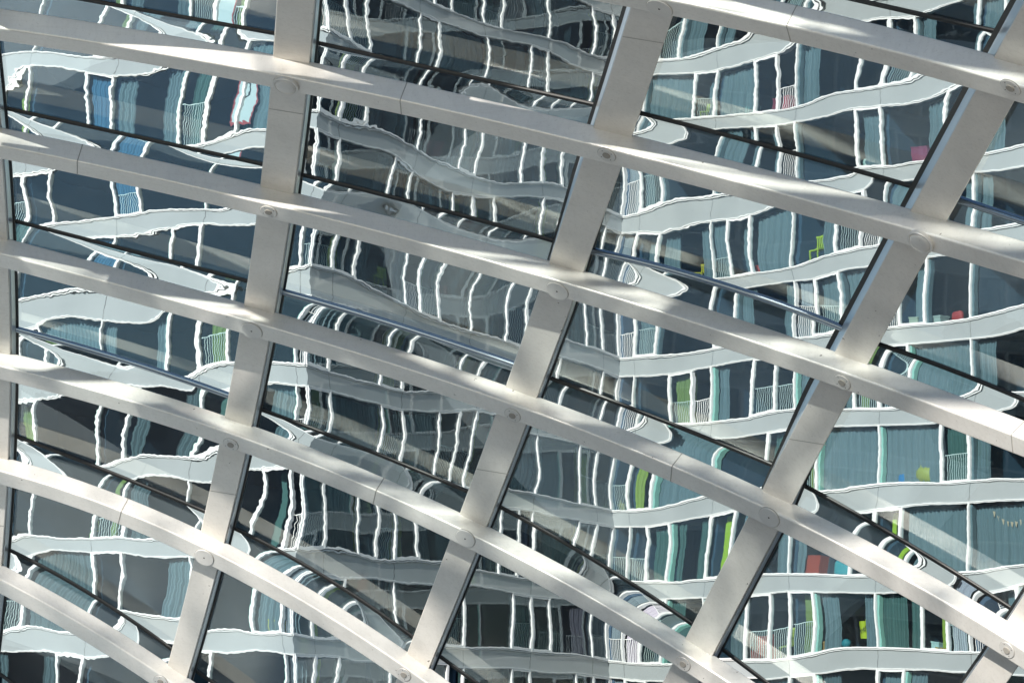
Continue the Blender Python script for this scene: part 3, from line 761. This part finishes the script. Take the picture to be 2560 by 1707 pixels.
# ------------------------------------------------------------------ things in the rooms (seen through the canopy glass)
def project(P):
    d = np.array(P)-CAM; D = d @ F
    return 1280+FPX*(d @ RT)/D, 853.5-FPX*(d @ UP)/D
def locate(W, px, py):
    a0, a1 = 0.2, 30.0
    z = Z0+H*2; a = 5.0
    for _ in range(6):
        lo, hi = a0, a1; inc = project(W.p(a1, -0.4, z))[0] > project(W.p(a0, -0.4, z))[0]
        for _ in range(40):
            a = (lo+hi)/2
            if (project(W.p(a, -0.4, z))[0] < px) == inc: lo = a
            else: hi = a
        zz0, zz1 = -5.0, 50.0
        for _ in range(40):
            z = (zz0+zz1)/2
            if project(W.p(a, -0.4, z))[1] > py: zz0 = z
            else: zz1 = z
    k = math.floor((z-Z0)/H)
    return a, k, z
PLAIN = {}
def pm(c, rough=0.6):
    key = (c, rough)
    if key not in PLAIN: PLAIN[key] = mat('item_paint', c, rough)
    return PLAIN[key]
def blob(mb, W, a, out, z, ra, ro, rz, pw=0.7, nu=16, nv=10):
    rows = []
    for i in range(nv+1):
        ph = -math.pi/2+math.pi*i/nv; row = []
        for j in range(nu+1):
            th = 2*math.pi*j/nu
            f = lambda v: math.copysign(abs(v)**pw, v)
            row.append(W.p(a+ra*f(math.cos(ph))*f(math.cos(th)), out+ro*f(math.cos(ph))*f(math.sin(th)), z+rz*f(math.sin(ph))))
        rows.append(row)
    mb.grid(rows)
def item(name, kind, px, py, col, label, cat, size=1.0, W=right):
    a, k, z = locate(W, px, py); zb = Z0+H*k+0.37; o_ = -0.55; mb = MB(); sm = False; c2 = None
    if kind == 'armchair':
        W.box(mb, a-.38*size, a+.38*size, o_-.35, o_+.2, zb, zb+.36); W.box(mb, a-.38*size, a+.38*size, o_-.48, o_-.351, zb, zb+.80*size)
        W.box(mb, a-.47*size, a-.381*size, o_-.47, o_+.2, zb, zb+.56); W.box(mb, a+.381*size, a+.47*size, o_-.47, o_+.2, zb, zb+.56)
    elif kind == 'chair':
        W.box(mb, a-.22, a+.22, o_-.2, o_+.2, zb+.40, zb+.45)
        for da in (-.2, .16):
            for do in (-.2, .16): W.box(mb, a+da, a+da+.04, o_+do, o_+do+.04, zb, zb+.399)
        for i in range(5): W.box(mb, a-.2+i*.09, a-.2+i*.09+.045, o_-.2, o_-.17, zb+.451, zb+.88)
        W.box(mb, a-.215, a+.215, o_-.205, o_-.165, zb+.881, zb+.95)
    elif kind == 'crate':
        w_, h_ = .34*size, .55*size
        W.box(mb, a-w_, a+w_, o_-.25, o_+.2, zb, zb+h_); W.box(mb, a-w_-.02, a+w_+.02, o_-.27, o_+.22, zb+h_+.001, zb+h_+.06)
    elif kind == 'cushion': blob(mb, W, a, o_+.1, zb+.24*size, .30*size, .12*size, .24*size, 0.55); sm = True
    elif kind == 'ball': blob(mb, W, a, o_+.2, zb+.17*size, .17*size, .17*size, .17*size, 1.0); sm = True
    elif kind == 'beanbag': blob(mb, W, a, o_, zb+.34*size, .48*size, .4*size, .36*size, 0.85); blob(mb, W, a-.16, o_+.05, zb+.62*size, .22*size, .2*size, .2*size, 0.9); sm = True
    elif kind == 'bag':
        blob(mb, W, a, o_+.2, zb+.17, .20, .12, .18, 0.6); blob(mb, W, a-.05, o_+.2, zb+.40, .05, .04, .10, 0.8); sm = True
    elif kind == 'lamp':
        W.box(mb, a-.14, a+.14, o_-.1, o_+.14, zb+.60, zb+.63); W.box(mb, a-.016, a+.016, o_, o_+.03, zb+.631, zb+1.15)
        rows = [[W.p(a+.2+r*math.cos(2*math.pi*j/14), o_+r*math.sin(2*math.pi*j/14), zb+h_) for j in range(15)] for r, h_ in ((.15, 1.02), (.05, 1.2))]; mb.grid(rows); W.box(mb, a, a+.2, o_+.001, o_+.029, zb+1.151, zb+1.18)
    elif kind == 'pots':
        for i in range(4):
            rows = [[W.p(a-.3+i*.2+r*math.cos(2*math.pi*j/12), o_+.3+r*math.sin(2*math.pi*j/12), zb+h_) for j in range(13)] for r, h_ in ((.05, 0), (.07, .13), (.055, .13), (.05, .1))]; mb.grid(rows)
    elif kind == 'bunting':
        for i in range(7):
            t0 = a-.7+i*.2; zz = zb+1.75-.05*i+.02*((i-3)**2)
            mb.quad(W.p(t0, o_+.3, zz), W.p(t0+.13, o_+.3, zz-.03), W.p(t0+.08, o_+.3, zz-.2), W.p(t0+.05, o_+.3, zz-.19))
    elif kind == 'towel':
        pleats(W, mb, a-.33*size, a+.25*size, o_+.2, zb+.35, zb+1.05, .22, .018, random.Random(3)); pleats(W, mb, a-.10*size, a+.36*size, o_+.16, zb+.72, zb+1.12, .3, .02, random.Random(5)); sm = True
    o = mb.make(name, [pm(col)], None, sm); tag(o, label, cat)
    return o, W, a, k, zb, o_
item('armchair', 'armchair', 1880, 1618, (0.33, 0.03, 0.02), 'red armchair behind the lowest window row, left of the lime towel', 'armchair', 1.15)
item('cushion', 'cushion', 2081, 1618, (0.50, 0.66, 0.60), 'pale mint cushion leaning on the lowest window sill beside a teal ball', 'cushion', 1.0)
item('ball', 'ball', 2113, 1625, (0.02, 0.20, 0.25), 'teal ball on the sill beside the pale mint cushion', 'ball')
item('wooden_box', 'crate', 2052, 1625, (0.35, 0.19, 0.07), 'small brown wooden box left of the pale mint cushion', 'box', 0.45)
item('desk_lamp', 'lamp', 2372, 1590, (0.45, 0.45, 0.42), 'grey desk lamp on a stand in the lower right window', 'lamp')
item('plant_pots', 'pots', 2362, 1618, (0.40, 0.22, 0.03), 'row of four small orange pots on the lower right window sill', 'pots')
item('paper_box', 'crate', 2335, 1618, (0.42, 0.55, 0.55), 'small pale blue box standing left of the orange pots', 'box', 0.5)
item('red_crate', 'crate', 2030, 1408, (0.36, 0.045, 0.02), 'tall red crate behind the railing, one floor above the lime towel', 'crate', 1.3)
item('bedding', 'cushion', 2108, 1415, (0.03, 0.30, 0.36), 'bright teal pillow on a bed behind the glass right of the red crate', 'pillow', 1.3)
item('lime_sofa', 'armchair', 2490, 1385, (0.34, 0.42, 0.02), 'lime green armchair at the right edge of the picture', 'armchair', 1.1)
item('bunting', 'bunting', 2535, 1290, (0.55, 0.40, 0.30), 'string of small paper flags in the window at the right edge', 'bunting')
item('beanbag', 'beanbag', 2318, 1190, (0.36, 0.35, 0.06), 'yellowish beanbag slumped under the wall clock', 'beanbag')
item('blue_bag', 'bag', 2261, 1205, (0.01, 0.17, 0.42), 'bright blue knotted bag on the floor left of the yellow beanbag', 'bag')
item('side_table', 'chair', 2414, 1170, (0.30, 0.17, 0.08), 'small brown wooden chair behind the white railing near the clock', 'chair')
item('card_box', 'crate', 2291, 772, (0.42, 0.44, 0.36), 'pale cardboard box on a sill in the upper right room, left one of two', 'box', 0.55)
item('card_box', 'crate', 2350, 778, (0.36, 0.40, 0.38), 'pale cardboard box on a sill in the upper right room, right one of two', 'box', 0.5)
item('red_cushion', 'cushion', 2398, 776, (0.40, 0.03, 0.03), 'red cushion beside the two pale cardboard boxes', 'cushion', 0.8)
item('red_box', 'crate', 1905, 628, (0.42, 0.04, 0.025), 'bright red box in the window just above the thick edge tube', 'box', 0.75)
item('lime_chair', 'chair', 2046, 602, (0.38, 0.48, 0.02), 'lime green slatted chair right of the bright red box', 'chair')
item('yellow_chair', 'chair', 1748, 645, (0.48, 0.40, 0.02), 'yellow slatted chair left of the bright red box', 'chair')
item('crimson_box', 'crate', 1960, 200, (0.22, 0.015, 0.045), 'dark crimson box high in the upper right windows', 'box', 1.2)
item('mint_cushion', 'cushion', 1886, 248, (0.22, 0.50, 0.45), 'mint cushion left of the dark crimson box', 'cushion', 1.2)
item('red_sofa', 'armchair', 1700, 275, (0.26, 0.02, 0.04), 'wine red armchair in the upper windows beside the lime chair', 'armchair', 1.2)
item('slatted_chair', 'chair', 1770, 272, (0.36, 0.45, 0.02), 'lime slatted chair right of the wine red armchair', 'chair')
item('pillow', 'cushion', 2172, 378, (0.45, 0.58, 0.55), 'patterned pale pillow in the window below the crimson box', 'pillow', 1.0)
item('magenta_box', 'crate', 2308, 372, (0.24, 0.03, 0.09), 'magenta box at the right end of the row below the crimson box', 'box', 1.1)
item('olive_bag', 'bag', 1566, 1212, (0.25, 0.22, 0.06), 'olive paper bag in the inner corner of the zigzag facade', 'bag')
item('slatted_chair', 'chair', 1960, 1605, (0.45, 0.50, 0.10), 'yellow green chair behind the railing right of the red armchair', 'chair')
item('lime_chair', 'chair', 245, 1340, (0.20, 0.34, 0.04), 'green slatted chair in the lower left windows', 'chair', 1.0, left)
item('yellow_crate', 'crate', 690, 1560, (0.48, 0.42, 0.03), 'yellow crate behind the railing at the left corner of the building', 'crate', 0.8, left)

def lettering(txt, size, m, name, parent):
    cu = bpy.data.curves.new('lettering', 'FONT'); cu.body = txt; cu.size = size; cu.align_x = 'CENTER'; cu.align_y = 'CENTER'; cu.extrude = 0.002
    o = bpy.data.objects.new('lettering_curve', cu); COL.objects.link(o); bpy.context.view_layer.update()
    me = bpy.data.meshes.new_from_object(o.evaluated_get(bpy.context.evaluated_depsgraph_get())); bpy.data.objects.remove(o)
    return link(name, me, parent, [m])
def face_matrix(W, a, out, z, tilt=0.0, flip=False):
    d = W.d if W is not left else -W.d
    X = Vector((d[0], d[1], 0)); Z = Vector((W.n[0], W.n[1], 0)); Y = Z.cross(X)
    m = Matrix((X, Y, Z)).transposed().to_4x4() @ Matrix.Rotation(tilt, 4, 'Z')
    m.translation = Vector(W.p(a, out, z)); return m
BLACK = pm((0.015, 0.015, 0.02)); RED = pm((0.38, 0.05, 0.06)); PAPER = pm((0.55, 0.57, 0.60))
o, W, a, k, zb, o_ = item('towel', 'towel', 2168, 1580, (0.42, 0.46, 0.01), 'lime yellow towel with dark lettering hung over a railing', 'towel', 1.15)
t = lettering('nero', 0.30, BLACK, 'lettering', o); t.matrix_world = face_matrix(W, a-.08, o_+.25, zb+.78, R(32))
# wall clock
a, k, z = locate(right, 2300, 1130); zb = Z0+H*k
mb = MB(); rows = [[right.p(a+r*math.cos(2*math.pi*j/40), o_, z+r*math.sin(2*math.pi*j/40)) for j in range(41)] for r, o_ in ((.52, -.80), (.52, -.74), (.47, -.73), (.47, -.75), (0.001, -.75))]
mb.grid(rows); ck = mb.make('wall_clock', [pm((0.10, 0.13, 0.15))]); tag(ck, 'large round grey wall clock inside a room, above the yellow beanbag', 'clock')
mb = MB()
for j in range(12):
    c, s2 = math.cos(2*math.pi*j/12), math.sin(2*math.pi*j/12); p, q2 = 0.012, 0.012
    def cp(r, w_): return right.p(a+r*c-w_*s2, -.742, z+r*s2+w_*c)
    mb.quad(cp(.36, -p), cp(.44, -p), cp(.44, p), cp(.36, p))
mb.make('hour_marks', [BLACK], ck)
for nm, r, ang in (('hour_hand', .2, 100), ('minute_hand', .33, -8)):
    mb = MB(); c, s2 = math.cos(R(ang)), math.sin(R(ang))
    def cp(r_, w_): return right.p(a+r_*c-w_*s2, -.736, z+r_*s2+w_*c)
    mb.quad(cp(-.05, -.014), cp(r, -.008), cp(r, .008), cp(-.05, .014)); mb.make(nm, [BLACK], ck)
# sheets with red borders stuck inside the left windows
for px, py, tx, lab in ((578, 45, '', 'blank white sheet with a red border in the top window of the left facade'), (625, 246, 'D', 'white sheet with red border and black letter D in a left window'), (610, 345, 'B', 'white sheet with red border and black letter B, lower of the lettered sheets')):
    a, k, z = locate(left, px, py); mb = MB(); mb.hexa([left.p(a+.42, -.075, z-.52), left.p(a-.42, -.075, z-.52), left.p(a-.42, -.07, z-.52), left.p(a+.42, -.07, z-.52), left.p(a+.42, -.075, z+.52), left.p(a-.42, -.075, z+.52), left.p(a-.42, -.07, z+.52), left.p(a+.42, -.07, z+.52)])
    po = mb.make('poster', [PAPER]); tag(po, lab, 'poster')
    mb = MB()
    for a0_, a1_, z0_, z1_ in ((-.42, .42, .47, .52), (-.42, .42, -.52, -.47), (-.42, -.37, -.469, .469), (.37, .42, -.469, .469)): left.box(mb, a+a0_, a+a1_, -.069, -.066, z+z0_, z+z1_)
    mb.make('red_border', [RED], po)
    if tx:
        t = lettering(tx, 0.55, BLACK, 'letter', po); t.matrix_world = face_matrix(left, a+.05, -.066, z+.08)

# ------------------------------------------------------------------ bare tree behind the viewer; its branches dapple the lower beams
BARK = mat('bark', (0.10, 0.08, 0.06), 0.9)
LEAF = mat('leaf', (0.07, 0.10, 0.03), 0.6)
rt = random.Random(11)
tree = bpy.data.objects.new('tree', None); COL.objects.link(tree); tree.location = (-14.5, -2.0, 0)
tag(tree, 'tall tree with sparse branches standing behind the viewer beyond the canopy', 'tree')
TINV = Matrix.Translation((14.5, 2.0, 0))
tm = MB(); bmb = MB(); lf = MB()
def limb(mb, p0, p1, r0, r1, n=7):
    d = (p1-p0).normalized(); x = d.orthogonal().normalized(); y = d.cross(x)
    mb.grid([[tuple(p+(x*math.cos(2*math.pi*j/n)+y*math.sin(2*math.pi*j/n))*r) for j in range(n+1)] for p, r in ((p0, r0), (p1, r1))])
def grow(p, d, ln, r, depth):
    q0 = p
    for sgm in range(3):
        d = (d+Vector((rt.uniform(-.2, .2), rt.uniform(-.2, .2), rt.uniform(-.08, .16)))).normalized()
        q1 = q0+d*ln/3; limb(bmb, q0, q1, r*(1-.2*sgm), r*(.8-.2*sgm)); q0 = q1
        if depth > 0:
            for _ in range(2):
                ax = Vector((rt.uniform(-1, 1), rt.uniform(-1, 1), rt.uniform(-.3, .8))).normalized()
                grow(q0, (d*.5+ax*.75).normalized(), ln*rt.uniform(.5, .72), r*.5, depth-1)
        else:
            for _ in range(4):
                c = q0+Vector((rt.uniform(-.3, .3), rt.uniform(-.3, .3), rt.uniform(-.3, .3))); u_ = Vector((rt.uniform(-1, 1), rt.uniform(-1, 1), rt.uniform(-1, 1))).normalized(); v_ = u_.orthogonal().normalized(); sz = rt.uniform(.05, .11)
                lf.quad(tuple(c-u_*sz*1.5), tuple(c+v_*sz), tuple(c+u_*sz*1.5), tuple(c-v_*sz))
base = Vector((-14.5, -2.0, 0))
limb(tm, base, base+Vector((.3, .2, 5)), .42, .34, 12); limb(tm, base+Vector((.3, .2, 5)), base+Vector((.2, .5, 11)), .34, .24, 12)
for i in range(9):
    ang = i*2.4; h = 5.5+i*.75
    grow(base+Vector((.25, .4, h)), Vector((math.cos(ang), math.sin(ang), .55)).normalized(), rt.uniform(4.2, 5.6), .13, 2)
for mb, nm, m_ in ((tm, 'trunk', BARK), (bmb, 'branches', BARK), (lf, 'crown', LEAF)):
    o = mb.make(nm, [m_], tree); o.matrix_parent_inverse = TINV

# ------------------------------------------------------------------ unseen blocks added left of the viewer; windows mirror them instead of bright sky
def block_mat(name, wall, glass):
    m = mat(name, wall, 0.8); N, L, b = nodes(m)
    tc = N.new('ShaderNodeTexCoord'); br = N.new('ShaderNodeTexBrick'); br.offset = 0
    br.inputs['Scale'].default_value = 1; br.inputs['Brick Width'].default_value = 3.2; br.inputs['Row Height'].default_value = 3.3; br.inputs['Mortar Size'].default_value = 0.55
    br.inputs['Color1'].default_value = (*glass, 1); br.inputs['Color2'].default_value = (*[c*0.6 for c in glass], 1); br.inputs['Mortar'].default_value = (*wall, 1)
    sx = N.new('ShaderNodeSeparateXYZ'); L.new(tc.outputs['Object'], sx.inputs[0]); cb = N.new('ShaderNodeCombineXYZ'); L.new(sx.outputs['Y'], cb.inputs[0]); L.new(sx.outputs['Z'], cb.inputs[1])
    L.new(cb.outputs[0], br.inputs['Vector']); L.new(br.outputs['Color'], b.inputs['Base Color']); return m
BLK = [block_mat('dark_brick_block', (0.24, 0.28, 0.33), (0.12, 0.18, 0.24)), block_mat('slate_block', (0.23, 0.28, 0.33), (0.11, 0.17, 0.23))]
for i, (y0, y1, hgt, lab) in enumerate(((-130, -62, 40, 'added dark grey block for the window reflections, nearest the sun'), (-55, 8, 33, 'added low slate grey block for the window reflections'), (16, 70, 46, 'added tall dark grey block for the window reflections'), (78, 190, 37, 'added long slate grey block for the window reflections'))):
    e_ = bpy.data.objects.new('reflection_block', None); COL.objects.link(e_); e_.location = (-170, (y0+y1)/2, -12); tag(e_, lab, 'building')
    inv = Matrix.Translation((170, -(y0+y1)/2, 12))
    mb = MB(); mb.hexa([(-195, y0, -12), (-150, y0, -12), (-150, y1, -12), (-195, y1, -12), (-195, y0, hgt-12), (-150, y0, hgt-12), (-150, y1, hgt-12), (-195, y1, hgt-12)])
    o = mb.make('wall', [BLK[i % 2]], e_); o.matrix_parent_inverse = inv
    mb = MB(); mb.hexa([(-195.4, y0-.4, hgt-11.997), (-149.6, y0-.4, hgt-11.997), (-149.6, y1+.4, hgt-11.997), (-195.4, y1+.4, hgt-11.997), (-195.4, y0-.4, hgt-11), (-149.6, y0-.4, hgt-11), (-149.6, y1+.4, hgt-11), (-195.4, y1+.4, hgt-11)])
    o = mb.make('roof', [BLK[(i+1) % 2]], e_); o.matrix_parent_inverse = inv
